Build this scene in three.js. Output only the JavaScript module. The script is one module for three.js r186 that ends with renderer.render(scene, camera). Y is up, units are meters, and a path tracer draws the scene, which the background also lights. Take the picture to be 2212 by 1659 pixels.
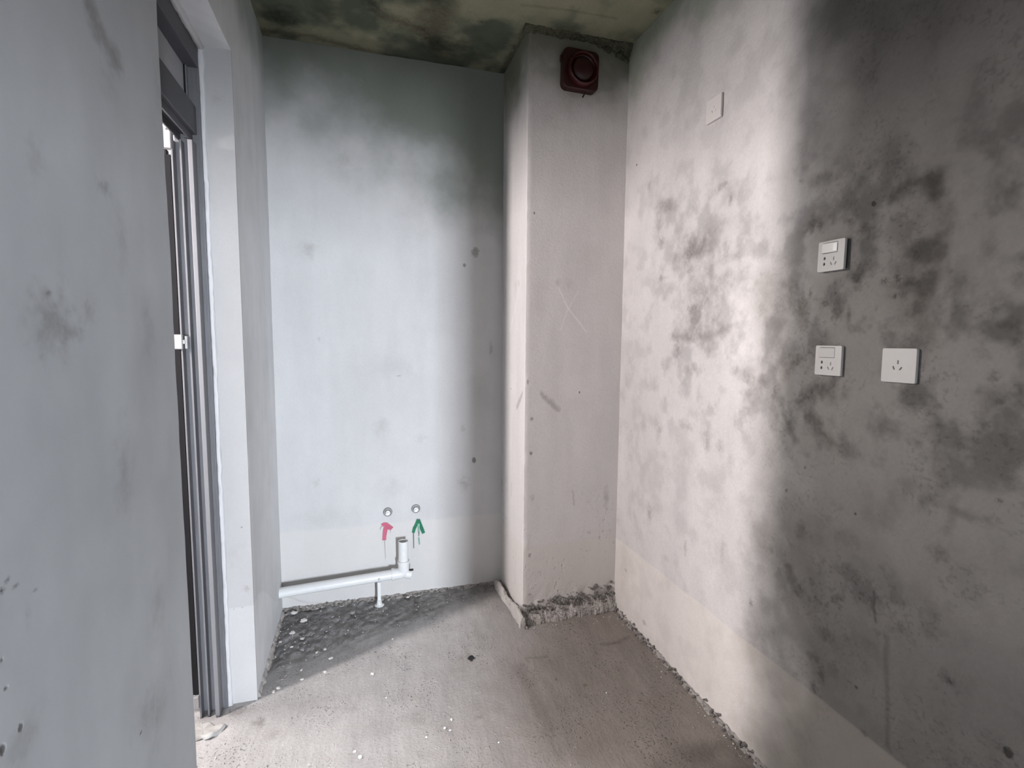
import * as THREE from 'three';
import { mergeGeometries, mergeVertices } from 'three/addons/utils/BufferGeometryUtils.js';
import { RoundedBoxGeometry } from 'three/addons/geometries/RoundedBoxGeometry.js';
import { RectAreaLightUniformsLib } from 'three/addons/lights/RectAreaLightUniformsLib.js';

// ---------------------------------------------------------------- camera, light, exposure
// Metres, y up. d is the depth in front of the camera along the room (three's z = -d).
const scene = new THREE.Scene();
scene.background = new THREE.Color(0.55, 0.6, 0.66);
const camera = new THREE.PerspectiveCamera(73.85, 2212 / 1659, 0.02, 60);
camera.rotation.order = 'YXZ';
camera.position.set(0, 1.467, 0);
camera.rotation.set(-0.0934, -0.286, 0.0082);
const renderer = new THREE.WebGLRenderer({ antialias: true });
renderer.toneMapping = THREE.LinearToneMapping;
renderer.toneMappingExposure = 1.36;
renderer.shadowMap.enabled = true;
RectAreaLightUniformsLib.init();
const V = (x, y, d) => new THREE.Vector3(x, y, -d);
function windowLight(color, intensity, w, h, at, towards) {
  const l = new THREE.RectAreaLight(color, intensity, w, h);
  l.position.copy(at); l.lookAt(towards); l.castShadow = true;
  scene.add(l); return l;
}
// daylight through the narrow side window of the balcony, through the window of the living room behind, and the balcony's end window
const LIGHT = {
  side: { x: -1.9, y0: 1.62, y1: 2.2, d0: 1.37, d1: 1.5, color: new THREE.Color(1.0, 0.925, 0.918), power: 295 },
  next: { x: -1.9, y0: 1.95, y1: 2.55, d0: 2.2, d1: 2.65, color: new THREE.Color(1.0, 0.94, 0.91), power: 52 },  // added fill light, lifts the dark near half of the socket wall
  rear: { d: -4.2, x0: 1.0, x1: 1.22, y0: 0.35, y1: 1.35, color: new THREE.Color(0.89, 0.965, 1.07), power: 470 },
  end: { d: 3.02, x0: -1.45, x1: -0.78, y0: 1.85, y1: 2.7, color: new THREE.Color(0.95, 0.98, 1.03), power: 3 },
};
{
  const r = LIGHT.rear, e = LIGHT.end;
  for (const s of [LIGHT.side, LIGHT.next])
    windowLight(s.color, s.power, s.d1 - s.d0, s.y1 - s.y0, V(s.x + 0.012, (s.y0 + s.y1) / 2, (s.d0 + s.d1) / 2), V(2, (s.y0 + s.y1) / 2, (s.d0 + s.d1) / 2));
  windowLight(r.color, r.power, r.x1 - r.x0, r.y1 - r.y0, V((r.x0 + r.x1) / 2, (r.y0 + r.y1) / 2, r.d + 0.012), V((r.x0 + r.x1) / 2, (r.y0 + r.y1) / 2, 3));
  windowLight(e.color, e.power, e.x1 - e.x0, e.y1 - e.y0, V((e.x0 + e.x1) / 2, (e.y0 + e.y1) / 2, e.d - 0.012), V((e.x0 + e.x1) / 2, (e.y0 + e.y1) / 2, 0));
}

// ---------------------------------------------------------------- the room's measures
const XL = -0.43, XR = 1.2973, DB = 2.827, DP = 2.401, XP = 0.772, H = 2.891;   // walls left, right, back; pillar front and side; ceiling
const DJ = 2.143, DN = 1.405, HL = 2.477;                                        // the opening in the left wall: far and near jamb, soffit
const BAND = 0.40;                                                               // top of the pale waterproof coat along the foot of the walls

// ---------------------------------------------------------------- noise
function hash(x, y, z) {
  let h = Math.imul(x, 374761393) ^ Math.imul(y, 668265263) ^ Math.imul(z, 1274126177);
  h = Math.imul(h ^ (h >>> 13), 1274126177); h ^= h >>> 16;
  return (h >>> 0) / 4294967296;
}
const sm = (t) => t * t * (3 - 2 * t);
const clamp = (v, a = 0, b = 1) => Math.min(b, Math.max(a, v));
const step = (a, b, v) => sm(clamp((v - a) / (b - a)));
const mix = (a, b, t) => a + (b - a) * t;
function n2(x, y, s = 0) {
  const i = Math.floor(x), j = Math.floor(y), u = sm(x - i), v = sm(y - j);
  return mix(mix(hash(i, j, s), hash(i + 1, j, s), u), mix(hash(i, j + 1, s), hash(i + 1, j + 1, s), u), v);
}
function n3(x, y, z, s = 0) {
  const k = Math.floor(z), w = sm(z - k);
  return mix(n2(x, y, s + k * 57), n2(x, y, s + k * 57 + 57), w);
}
function fbm(x, y, s, o = 4) {
  let a = 0, w = 0.5, t = 0;
  for (let k = 0; k < o; k++) { a += w * n2(x, y, s + k * 13); t += w; w *= 0.55; x *= 2.03; y *= 2.03; }
  return a / t;
}
function fbm3(x, y, z, s, o = 3) {
  let a = 0, w = 0.5, t = 0;
  for (let k = 0; k < o; k++) { a += w * n3(x, y, z, s + k * 1013); t += w; w *= 0.55; x *= 2.1; y *= 2.1; z *= 2.1; }
  return a / t;
}
function rng(seed) { let n = 0; return () => hash(seed, n++, 77); }

// ---------------------------------------------------------------- procedural surfaces
// A patch of u0..u1 by v0..v1 metres; base(u, v) gives albedo [r, g, b] and a height; marks(b, l, p) adds stains, strokes and pits.
function surface({ u0, u1, v0, v1, ppm, base, marks, bump = 0.004, seed = 1, rough = 0.95, soft = 1 }) {
  const W = Math.min(2048, Math.round((u1 - u0) * ppm)), N = Math.min(2048, Math.round((v1 - v0) * ppm));
  const col = new Float32Array(W * N * 3), hgt = new Float32Array(W * N);
  const U = (i) => u0 + (u1 - u0) * (i + 0.5) / W, Vv = (j) => v0 + (v1 - v0) * (j + 0.5) / N;
  for (let j = 0; j < N; j++) for (let i = 0; i < W; i++) {
    const q = base(U(i), Vv(j)), k = j * W + i;
    col[3 * k] = q[0]; col[3 * k + 1] = q[1]; col[3 * k + 2] = q[2]; hgt[k] = q[3];
  }
  const tintDark = [1.0, 0.965, 0.93];
  const paint = (ua, va, ub, vb, weight, s, dent) => {
    const i0 = Math.max(0, Math.floor((ua - u0) / (u1 - u0) * W)), i1 = Math.min(W - 1, Math.ceil((ub - u0) / (u1 - u0) * W));
    const j0 = Math.max(0, Math.floor((va - v0) / (v1 - v0) * N)), j1 = Math.min(N - 1, Math.ceil((vb - v0) / (v1 - v0) * N));
    for (let j = j0; j <= j1; j++) for (let i = i0; i <= i1; i++) {
      const w = weight(U(i), Vv(j)); if (w <= 0) continue;
      const k = j * W + i;
      for (let c = 0; c < 3; c++) {
        const t = s > 0 ? mix(1, (1 - s) * tintDark[c] ** (s * 2), w) : 1 - s * w;
        col[3 * k + c] *= t;
      }
      hgt[k] -= dent * w;
    }
  };
  const blob = (x, y, rx, ry, s) => {
    const f = 1.1 / Math.max(rx, ry), e = 1.7;
    paint(x - rx * e, y - ry * e, x + rx * e, y + ry * e, (u, v) => {
      const r = Math.hypot((u - x) / rx, (v - y) / ry) + (fbm(u * f * 2.2, v * f * 2.2, seed + 5, 5) - 0.5) * 1.9;
      const g = 0.72 + 0.56 * fbm(u * 160, v * 160, seed + 9, 2);
      return clamp((1 - step(0.3 - 0.55 * soft, 1.15 + 0.4 * soft, r)) * g);
    }, s * (0.85 + 0.3 * soft), 0.06 * Math.abs(s));
  };
  const line = (w, s, ...q) => {
    const P = []; for (let k = 0; k < q.length; k += 2) P.push([q[k], q[k + 1]]);
    const e = w * 2.6, us = P.map((a) => a[0]), vs = P.map((a) => a[1]);
    paint(Math.min(...us) - e, Math.min(...vs) - e, Math.max(...us) + e, Math.max(...vs) + e, (u, v) => {
      let d = 9;
      const uu = u + (fbm(u * 40, v * 40, seed + 2, 3) - 0.5) * w * 1.6, vv = v + (fbm(u * 40, v * 40, seed + 3, 3) - 0.5) * w * 1.6;
      for (let k = 0; k + 1 < P.length; k++) {
        const [ax, ay] = P[k], bx = P[k + 1][0] - ax, by = P[k + 1][1] - ay;
        const t = clamp(((uu - ax) * bx + (vv - ay) * by) / (bx * bx + by * by));
        d = Math.min(d, Math.hypot(uu - ax - t * bx, vv - ay - t * by));
      }
      return clamp((1 - step(0.3 - 0.4 * soft, 1.5 + 0.5 * soft, d / w)) * (0.7 + 0.6 * fbm(u * 120, v * 120, seed + 8, 2)));
    }, s * (0.8 + 0.3 * soft), 0.06 * Math.abs(s));
  };
  const pit = (x, y, rx, ry, s) => paint(x - rx * 1.5, y - ry * 1.5, x + rx * 1.5, y + ry * 1.5, (u, v) => {
    const r = Math.hypot((u - x) / rx, (v - y) / ry) + (fbm(u * 200, v * 200, seed + 6, 2) - 0.5) * 0.7;
    return 1 - step(0.55, 1.05, r);
  }, s, 1.4);
  if (marks) marks(blob, line, pit);
  const a = new Uint8Array(W * N * 4), h = new Uint8Array(W * N * 4);
  const enc = (c) => { c = clamp(c); return 255 * (c <= 0.0031308 ? 12.92 * c : 1.055 * c ** (1 / 2.4) - 0.055); };
  for (let k = 0; k < W * N; k++) {
    for (let c = 0; c < 3; c++) a[4 * k + c] = enc(col[3 * k + c]) + (hash(k, c, 3) - 0.5);
    h[4 * k] = h[4 * k + 1] = h[4 * k + 2] = 255 * clamp(hgt[k] * 0.5 + 0.5);
    a[4 * k + 3] = h[4 * k + 3] = 255;
  }
  const tex = (data, srgb) => {
    const t = new THREE.DataTexture(data, W, N); if (srgb) t.colorSpace = THREE.SRGBColorSpace;
    t.magFilter = THREE.LinearFilter; t.minFilter = THREE.LinearMipmapLinearFilter; t.generateMipmaps = true;
    t.wrapS = t.wrapT = THREE.MirroredRepeatWrapping; t.needsUpdate = true; return t;
  };
  const m = new THREE.MeshStandardMaterial({ map: tex(a, true), bumpMap: tex(h, false), bumpScale: bump, roughness: rough, metalness: 0 });
  m.userData.region = [u0, u1, v0, v1];
  return m;
}
// bare cement plaster: trowel clouds, upright streaks, grain and fine pores
function plaster(u, v, s, tone, cloud = 0.12, streak = 0.06, grain = 0.05) {
  const c = fbm(u * 2.3, v * 1.7, s, 4) - 0.5, k = fbm(u * 14, v * 2.2, s + 31, 3) - 0.5, m = fbm(u * 11, v * 10, s + 47, 4) - 0.5;
  const g = fbm(u * 150, v * 150, s + 61, 2) - 0.5;
  const t = 1 + 2 * cloud * c + 2 * streak * k + cloud * 0.9 * m + grain * 2 * g;
  return [tone[0] * t, tone[1] * t, tone[2] * t, 0.55 * m + Math.min(0.4, grain * 9) * g + 0.3 * c];
}

const matRight = surface({ u0: -0.3, u1: 2.45, v0: 0, v1: H, ppm: 708, seed: 11, bump: 0.005,
  base(u, v) {
    const q = plaster(u, v, 11, [0.55, 0.525, 0.515], 0.13, 0.05, 0.05);
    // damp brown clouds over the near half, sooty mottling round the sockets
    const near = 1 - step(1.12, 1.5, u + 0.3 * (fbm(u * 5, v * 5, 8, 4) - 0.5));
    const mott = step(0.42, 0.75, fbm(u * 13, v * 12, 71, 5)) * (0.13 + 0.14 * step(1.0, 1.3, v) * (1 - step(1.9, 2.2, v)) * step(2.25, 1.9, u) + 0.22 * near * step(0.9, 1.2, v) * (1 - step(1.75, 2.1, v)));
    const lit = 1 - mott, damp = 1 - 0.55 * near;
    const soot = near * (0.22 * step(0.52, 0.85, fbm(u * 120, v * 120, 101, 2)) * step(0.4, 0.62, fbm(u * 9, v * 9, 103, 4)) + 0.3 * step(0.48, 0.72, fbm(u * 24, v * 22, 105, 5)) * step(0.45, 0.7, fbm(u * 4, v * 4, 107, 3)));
    const paintedFalloff = near * (1 - step(0.5, 1.3, v + 0.5 * (fbm(u * 3, v * 3, 66, 4) - 0.5))) * 0.42 + near * step(1.7, 2.4, v + 0.5 * (fbm(u * 3, v * 3, 69, 4) - 0.5)) * 0.46;  // foot and top darkened: dim corner light painted in along with damp brown
    const dampAndShade = lit * damp * (1 - paintedFalloff) * (1 - soot);
    q[0] *= dampAndShade; q[1] *= dampAndShade * mix(1, 0.97, near); q[2] *= dampAndShade * mix(1, 0.92, near);
    const edge = BAND - 0.008 + 0.012 * (fbm(u * 9, 3, 5, 3) - 0.5);
    const b = 1 - step(edge - 0.006, edge + 0.006, v);
    q[0] = mix(q[0], q[0] * 0.72 + 0.215, b); q[1] = mix(q[1], q[1] * 0.72 + 0.19, b); q[2] = mix(q[2], q[2] * 0.72 + 0.165, b);
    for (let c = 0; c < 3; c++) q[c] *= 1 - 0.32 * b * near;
    q[3] *= mix(1, 0.5, b);
    const mossAndShade = step(0.35, 1.0, (v - 2.45) / 0.45 + (fbm(u * 4, v * 4, 91, 4) - 0.5) * 1.1);
    q[0] *= 1 - 0.38 * mossAndShade; q[1] *= 1 - 0.3 * mossAndShade; q[2] *= 1 - 0.42 * mossAndShade;
    return q;
  },
  marks(b, l, p) {
  b(2.008,2.042,0.108,0.036,0.33); b(2.081,1.990,0.038,0.062,0.2); b(2.056,1.890,0.022,0.028,0.25); b(1.665,2.031,0.032,0.014,0.25); 
  b(1.685,2.015,0.067,0.025,0.15); b(1.613,1.968,0.012,0.020,0.3); b(1.826,1.805,0.123,0.079,0.42); b(1.767,1.850,0.116,0.064,0.15); 
  b(1.754,1.667,0.116,0.054,0.32); b(1.618,1.682,0.038,0.059,0.25); b(1.791,1.552,0.057,0.078,0.38); 
  l(0.0140,0.22,1.940,1.473,1.791,1.462,1.672,1.481,1.586,1.509); b(1.902,1.406,0.027,0.039,0.28); b(1.783,1.338,0.054,0.026,0.3); 
  b(1.715,1.428,0.071,0.033,0.15); b(1.666,1.547,0.033,0.035,0.2); b(2.158,1.050,0.025,0.045,0.18); b(2.021,1.045,0.026,0.053,0.22); 
  b(1.813,1.100,0.044,0.024,0.2); b(1.682,1.060,0.023,0.054,0.25); b(1.603,1.055,0.021,0.030,0.22); b(1.494,1.344,0.068,0.025,0.3); 
  b(1.357,1.290,0.012,0.019,0.35); b(1.418,1.322,0.052,0.024,0.25); b(1.503,1.176,0.018,0.050,0.2); b(1.467,1.209,0.027,0.048,0.2); 
  b(1.477,1.877,0.022,0.015,0.15); b(1.434,1.994,0.016,0.018,0.12); b(2.173,2.160,0.016,0.026,0.18); b(2.107,2.173,0.019,0.031,0.12); 
  b(2.042,1.731,0.038,0.014,0.35); b(1.563,1.766,0.096,0.033,0.2); b(1.626,1.797,0.025,0.034,0.2); b(1.433,1.638,0.052,0.046,0.18); 
  b(1.435,1.560,0.026,0.023,0.2); b(1.561,1.731,0.072,0.041,-0.1); b(1.518,1.425,0.116,0.049,-0.15); b(1.568,1.566,0.097,0.100,-0.1); 
  b(1.243,1.802,0.036,0.030,0.4); b(1.302,1.947,0.011,0.009,0.35); b(1.201,1.927,0.047,0.019,0.2); b(1.123,1.793,0.014,0.007,0.3); 
  b(1.079,1.765,0.014,0.014,0.3); l(0.0151,0.36,1.005,1.822,0.984,1.843,0.947,1.854,0.921,1.853,0.903,1.825,0.899,1.796); 
  l(0.0191,0.26,0.879,1.762,0.878,1.729,0.885,1.690,0.889,1.649,0.894,1.611,0.913,1.588,0.918,1.545,0.906,1.502,0.901,1.466); 
  b(0.935,1.667,0.066,0.167,0.2); b(0.933,1.533,0.050,0.068,0.22); b(0.982,1.594,0.035,0.023,0.25); b(1.013,1.616,0.012,0.009,0.5); 
  b(0.982,1.620,0.008,0.011,0.55); b(0.985,1.576,0.006,0.007,0.5); b(1.090,1.632,0.014,0.031,0.45); b(1.154,1.598,0.012,0.008,0.35); 
  b(1.187,1.567,0.015,0.011,0.4); b(1.143,1.536,0.022,0.020,0.3); b(1.108,1.530,0.007,0.032,0.35); b(1.085,1.495,0.027,0.013,0.3); 
  b(1.241,1.605,0.007,0.014,0.4); b(1.269,1.547,0.031,0.056,0.35); b(1.302,1.610,0.036,0.043,0.3); b(1.279,1.401,0.027,0.029,0.35); 
  b(1.311,1.366,0.046,0.029,0.3); b(1.174,1.311,0.062,0.034,0.35); b(1.222,1.289,0.033,0.025,0.3); l(0.0180,0.4,1.218,1.234,1.178,1.196,1.138,1.166); 
  l(0.0091,0.3,1.316,1.225,1.291,1.193,1.267,1.146); l(0.0070,-0.12,0.960,1.352,0.953,1.272); b(0.756,1.387,0.012,0.017,0.35); 
  b(0.739,1.338,0.010,0.008,0.35); b(0.786,1.661,0.017,0.030,0.2); b(0.746,1.499,0.025,0.014,0.25); b(0.721,1.481,0.012,0.028,0.25); 
  b(0.778,1.436,0.022,0.015,0.2); l(0.0040,0.4,0.978,0.797,0.976,0.757,0.970,0.719); l(0.0060,0.24,0.937,0.698,0.936,0.643,0.923,0.545,0.910,0.407); 
  b(1.137,0.414,0.012,0.017,0.5); b(1.115,0.471,0.015,0.025,0.4); b(1.144,0.505,0.028,0.014,0.3); b(0.976,0.394,0.010,0.008,0.4); 
  b(0.783,0.676,0.009,0.010,0.55); l(0.0091,0.16,0.873,1.082,0.840,1.084,0.811,1.076,0.782,1.073); l(0.0076,0.16,0.807,1.112,0.811,1.067,0.819,1.020); 
  b(0.724,1.127,0.007,0.005,0.4); b(0.830,0.966,0.024,0.024,0.3); b(0.757,1.077,0.034,0.015,0.25); b(1.219,0.873,0.020,0.029,0.25); 
  b(1.251,0.722,0.018,0.030,0.2); b(1.101,0.596,0.023,0.021,0.2); b(2.078,0.632,0.020,0.031,0.3); b(1.795,0.576,0.010,0.029,0.25); 
  b(1.569,0.670,0.012,0.044,0.18); b(1.933,0.474,0.021,0.012,0.15); b(2.288,0.257,0.014,0.008,0.4); b(2.090,0.084,0.021,0.012,0.3); 
  b(1.410,0.540,0.009,0.013,0.4); 
  p(2.294,2.299,0.009,0.004,0.7); p(1.057,1.821,0.008,0.007,0.6); p(0.664,0.598,0.011,0.014,0.7); p(1.046,0.986,0.004,0.004,0.5); 
  p(1.006,0.507,0.006,0.006,0.5); p(1.218,1.074,0.005,0.005,0.4); p(1.283,0.982,0.006,0.006,0.4); 
  },
});
const matBack = surface({ u0: -0.45, u1: 0.85, v0: 0, v1: H, ppm: 700, seed: 23, bump: 0.004,
  base(u, v) {
    const q = plaster(u, v, 23, [0.56, 0.555, 0.553], 0.07, 0.05, 0.025);
    const edge = BAND + 0.028 + 0.01 * (fbm(u * 8, 1, 6, 3) - 0.5), b = 1 - step(edge - 0.012, edge + 0.012, v);
    q[0] = mix(q[0], q[0] * 0.5 + 0.32, b); q[1] = mix(q[1], q[1] * 0.5 + 0.31, b); q[2] = mix(q[2], q[2] * 0.5 + 0.295, b);
    // black-green ceiling mould, blended with the slanting light falloff painted in towards the pillar
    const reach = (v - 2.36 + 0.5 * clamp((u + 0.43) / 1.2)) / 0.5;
    const mossAndShade = step(0.0, 1.15, reach + (fbm(u * 4.5, v * 4.5, 37, 5) - 0.5) * 0.9);
    q[0] *= 1 - 0.6 * mossAndShade; q[1] *= 1 - 0.56 * mossAndShade; q[2] *= 1 - 0.61 * mossAndShade;
    return q;
  },
  marks(b, l, p) {
  b(-0.246,1.905,0.027,0.025,0.13); b(-0.238,1.871,0.018,0.028,0.1); b(-0.264,1.893,0.055,0.050,0.06); b(-0.211,1.445,0.009,0.012,0.15); 
  b(0.097,0.963,0.037,0.056,0.12); b(0.548,0.621,0.032,0.038,0.2); b(-0.244,0.683,0.019,0.022,0.12); b(0.308,0.902,0.030,0.031,0.08); 
  b(0.543,0.944,0.016,0.021,0.15); b(-0.065,2.354,0.040,0.031,0.1); b(0.192,1.247,0.012,0.005,0.3); b(0.704,1.390,0.011,0.037,0.35); 
  b(0.188,1.302,0.098,0.075,0.06); b(0.341,1.876,0.100,0.295,0.06); b(0.295,2.212,0.121,0.191,0.07); b(0.650,1.219,0.054,0.317,0.06); 
  b(-0.210,0.488,0.139,0.051,0.05); l(0.0050,0.12,-0.396,0.074,-0.303,0.027,-0.181,0.010); b(0.154,0.637,0.075,0.052,0.06); 
  p(0.614,1.928,0.024,0.032,0.4); p(0.552,1.854,0.011,0.012,0.5); p(0.608,0.755,0.014,0.019,0.6); 
  },
});
const matLeft = surface({ u0: 0.55, u1: 2.85, v0: 0, v1: H, ppm: 460, seed: 37, bump: 0.002, soft: 1.5,
  base(u, v) {
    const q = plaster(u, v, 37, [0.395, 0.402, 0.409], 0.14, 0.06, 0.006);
    const mossAndShade = step(0.3, 1.3, (v - 2.45) / 0.4 + (fbm(u * 4, v * 4, 92, 4) - 0.5) * 0.9) * step(1.7, 2.2, u);
    q[0] *= 1 - 0.5 * mossAndShade; q[1] *= 1 - 0.44 * mossAndShade; q[2] *= 1 - 0.48 * mossAndShade;
    if (u > DJ - 0.3) for (let c = 0; c < 3; c++) q[c] *= 1.55;   // the short piece beyond the door is lightened: missing bounce light painted in
    if (u > DJ - 0.3) {   // the paler coat rises towards the jamb
      const edge = mix(0.395, 0.10, step(2.2, 2.8, u)), b = 1 - step(edge - 0.01, edge + 0.01, v);
      for (let c = 0; c < 3; c++) q[c] *= 1 + 0.1 * b;
    }
    return q;
  },
  marks(b, l, p) {
  l(0.0176,0.28,1.077,2.019,1.105,1.993,1.172,1.973); b(1.137,1.916,0.028,0.034,0.1); b(0.891,1.705,0.020,0.029,0.12); b(1.093,1.722,0.028,0.012,0.2); 
  b(1.155,1.641,0.024,0.061,0.12); b(0.901,1.486,0.046,0.046,0.25); b(0.947,1.466,0.032,0.014,0.2); b(0.900,1.522,0.007,0.004,0.4); 
  b(1.008,1.504,0.030,0.022,0.15); b(1.250,1.467,0.029,0.058,0.1); b(1.105,1.216,0.034,0.068,0.15); b(1.215,0.885,0.036,0.058,0.12); 
  b(1.195,0.666,0.048,0.057,0.12); b(1.138,0.699,0.053,0.045,0.15); b(0.763,1.159,0.005,0.003,0.5); b(0.778,1.144,0.006,0.003,0.5); 
  b(0.752,1.151,0.005,0.004,0.7); b(0.815,1.120,0.007,0.002,0.3); b(0.797,1.094,0.007,0.012,0.1); b(1.381,2.005,0.029,0.064,0.08); 
  b(0.758,0.942,0.042,0.028,0.15); 
  p(0.765,0.961,0.005,0.006,0.6); p(1.100,0.687,0.006,0.002,0.5); p(0.730,0.959,0.006,0.008,0.7); p(0.743,1.067,0.003,0.003,0.6); 
  p(0.747,1.028,0.004,0.002,0.5); 
  },
});
const matPillar = surface({ u0: XP, u1: XP + 0.54, v0: 0, v1: H, ppm: 700, seed: 41, bump: 0.004,
  base(u, v) {
    const q = plaster(u, v, 41, [0.60, 0.572, 0.562], 0.05, 0.06, 0.035);
    const edge = BAND - 0.002 + 0.02 * (fbm(u * 9, 3, 5, 3) - 0.5), b = 1 - step(edge - 0.006, edge + 0.006, v);
    q[0] = mix(q[0], q[0] * 0.55 + 0.27, b); q[1] = mix(q[1], q[1] * 0.55 + 0.25, b); q[2] = mix(q[2], q[2] * 0.55 + 0.228, b);
    const mossAndShade = step(0.15, 1.0, (v - 2.47) / 0.36 + (fbm(u * 6, v * 6, 93, 4) - 0.5) * 0.7);
    q[0] *= 1 - 0.66 * mossAndShade; q[1] *= 1 - 0.65 * mossAndShade; q[2] *= 1 - 0.72 * mossAndShade;
    const pore = step(0.69, 0.84, fbm(u * 95, v * 60, 19, 3)) * step(0.35, 0.6, fbm(u * 7, v * 5, 20, 3)) * (0.15 + 0.85 * (1 - step(0.3, 0.9, v)));
    q[3] -= 0.8 * pore; for (let c = 0; c < 3; c++) q[c] *= 1 - 0.22 * pore;
    return q;
  },
  marks(b, l, p) {
  l(0.0105,0.3,0.862,1.182,0.912,1.134,0.950,1.097); l(0.0030,-0.18,0.947,1.700,0.990,1.617,1.099,1.489); 
  l(0.0035,-0.1,1.051,1.697,0.991,1.594,0.958,1.502); b(0.939,1.734,0.014,0.018,0.15); b(1.001,1.725,0.030,0.034,0.08); b(0.819,0.650,0.012,0.020,0.2); 
  b(1.236,0.615,0.016,0.051,0.2); l(0.0050,0.2,1.040,0.668,1.050,0.593); b(0.843,1.663,0.048,0.134,0.05); b(1.165,2.221,0.050,0.179,0.06); 
  b(1.098,1.855,0.076,0.091,0.05); b(0.913,2.522,0.071,0.063,0.08); b(1.088,1.224,0.103,0.143,-0.05); 
  p(0.813,2.060,0.004,0.007,0.6); p(1.068,1.184,0.005,0.007,0.6); p(0.811,0.878,0.009,0.010,0.5); p(0.814,1.055,0.010,0.010,0.4); 
  p(0.790,1.241,0.007,0.014,0.3); p(0.811,0.345,0.010,0.010,0.3); 
  },
});
const matCeiling = surface({ u0: -0.5, u1: 1.35, v0: 1.3, v1: 2.85, ppm: 600, seed: 53, bump: 0.006,
  base(u, v) {
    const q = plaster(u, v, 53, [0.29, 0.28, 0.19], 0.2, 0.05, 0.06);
    const mossAndShade = step(0.4, 0.66, fbm(u * 3.2, v * 3.2, 55, 5) + 0.14 * (1 - clamp((u + 0.4) / 1.0)) - 0.07);
    q[0] *= 1 - 0.7 * mossAndShade; q[1] *= 1 - 0.63 * mossAndShade; q[2] *= 1 - 0.63 * mossAndShade;
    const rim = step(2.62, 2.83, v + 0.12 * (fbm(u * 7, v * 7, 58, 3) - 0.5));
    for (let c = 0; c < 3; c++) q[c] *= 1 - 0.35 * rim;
    return q;
  },
  marks(b, l, p) {
  b(-0.335,2.644,0.080,0.129,0.6); l(0.0208,0.4,-0.415,2.782,-0.230,2.764,-0.063,2.798,0.138,2.827,0.548,2.842); 
  l(0.0325,0.5,0.063,2.405,0.124,2.502,0.273,2.547,0.398,2.668); b(0.350,2.486,0.081,0.193,0.5); b(0.398,2.668,0.110,0.102,0.45); 
  l(0.0225,0.6,0.765,2.425,0.762,2.826); b(1.273,2.114,0.019,0.022,0.5); l(0.0079,0.2,0.695,2.242,0.943,2.216,1.122,2.212); 
  b(0.551,2.417,0.020,0.017,0.4); b(0.523,2.717,0.136,0.129,0.35); b(-0.134,2.565,0.080,0.071,0.2); b(0.602,2.445,0.103,0.139,-0.1); 
  b(0.950,2.231,0.196,0.091,-0.1); b(0.259,2.410,0.039,0.048,-0.1); 
  },
});
// the alcove's rough floor lies beyond a line from the jamb to the back of the pillar
const alcove = (x, d) => step(-0.06, 0.1, d - (2.3 + 0.34 * (x + 0.43)) + 0.12 * (fbm(x * 6, d * 6, 15, 3) - 0.5));
const matFloor = surface({ u0: -0.7, u1: 1.32, v0: 1.25, v1: 2.85, ppm: 760, seed: 67, bump: 0.006,
  base(u, v) {
    const q = plaster(u, v, 67, [0.40, 0.391, 0.386], 0.16, 0.0, 0.07);
    const drag = fbm((u - v * 0.06) * 26, v * 5, 77, 3) - 0.5;   // trowel drags
    const fine = fbm((u - v * 0.1 + 0.02 * n2(u * 9, v * 9, 2)) * 90, v * 18, 79, 2) - 0.5, speck = step(0.8, 0.93, n2(u * 210, v * 210, 84)) * step(0.35, 0.6, fbm(u * 6, v * 6, 85, 3)), pale = step(0.86, 0.95, n2(u * 170, v * 170, 86));
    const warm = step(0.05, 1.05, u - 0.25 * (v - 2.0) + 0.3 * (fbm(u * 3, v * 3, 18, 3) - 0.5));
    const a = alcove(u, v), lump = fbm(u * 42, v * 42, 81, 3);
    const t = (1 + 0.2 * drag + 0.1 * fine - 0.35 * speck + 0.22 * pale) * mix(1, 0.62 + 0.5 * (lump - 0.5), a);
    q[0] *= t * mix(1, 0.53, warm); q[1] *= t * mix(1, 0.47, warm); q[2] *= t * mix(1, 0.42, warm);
    q[3] += 0.4 * drag + 0.35 * fine - 0.8 * speck + 0.5 * pale + a * (lump - 0.5) * 1.6;
    return q;
  },
  marks(b, l, p) {
  l(0.0112,0.25,1.079,2.106,1.149,2.098,1.224,2.121); b(-0.055,1.991,0.025,0.032,0.15); b(0.776,1.926,0.008,0.011,0.5); b(0.882,1.860,0.010,0.011,0.4); 
  b(1.252,1.833,0.006,0.008,0.6); b(1.159,1.709,0.005,0.008,0.5); l(0.0225,0.15,0.645,2.053,0.647,1.896,0.650,1.709,0.622,1.539); 
  l(0.0065,0.2,0.695,2.072,0.692,2.097,0.789,2.088); b(1.106,1.683,0.054,0.057,0.15); b(1.178,1.423,0.192,0.070,0.3); b(1.370,1.412,0.066,0.053,0.3); 
  b(0.814,1.569,0.162,0.079,0.1); b(0.499,1.827,0.053,0.025,0.1); b(0.409,1.802,0.020,0.014,0.25); b(0.141,1.853,0.101,0.059,0.08); 
  b(-0.399,2.005,0.025,0.026,0.3); b(-0.338,1.917,0.033,0.024,0.12); b(-0.498,2.095,0.052,0.028,0.3); l(0.0201,0.25,0.253,2.792,0.246,2.596); 
  p(0.454,2.167,0.016,0.023,0.9); 
  },
});
const matPlain = surface({ u0: 0, u1: 1.5, v0: 0, v1: 1.5, ppm: 300, seed: 83, bump: 0.004,
  base: (u, v) => plaster(u, v, 83, [0.5, 0.495, 0.49], 0.1, 0.05, 0.04) });
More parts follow.
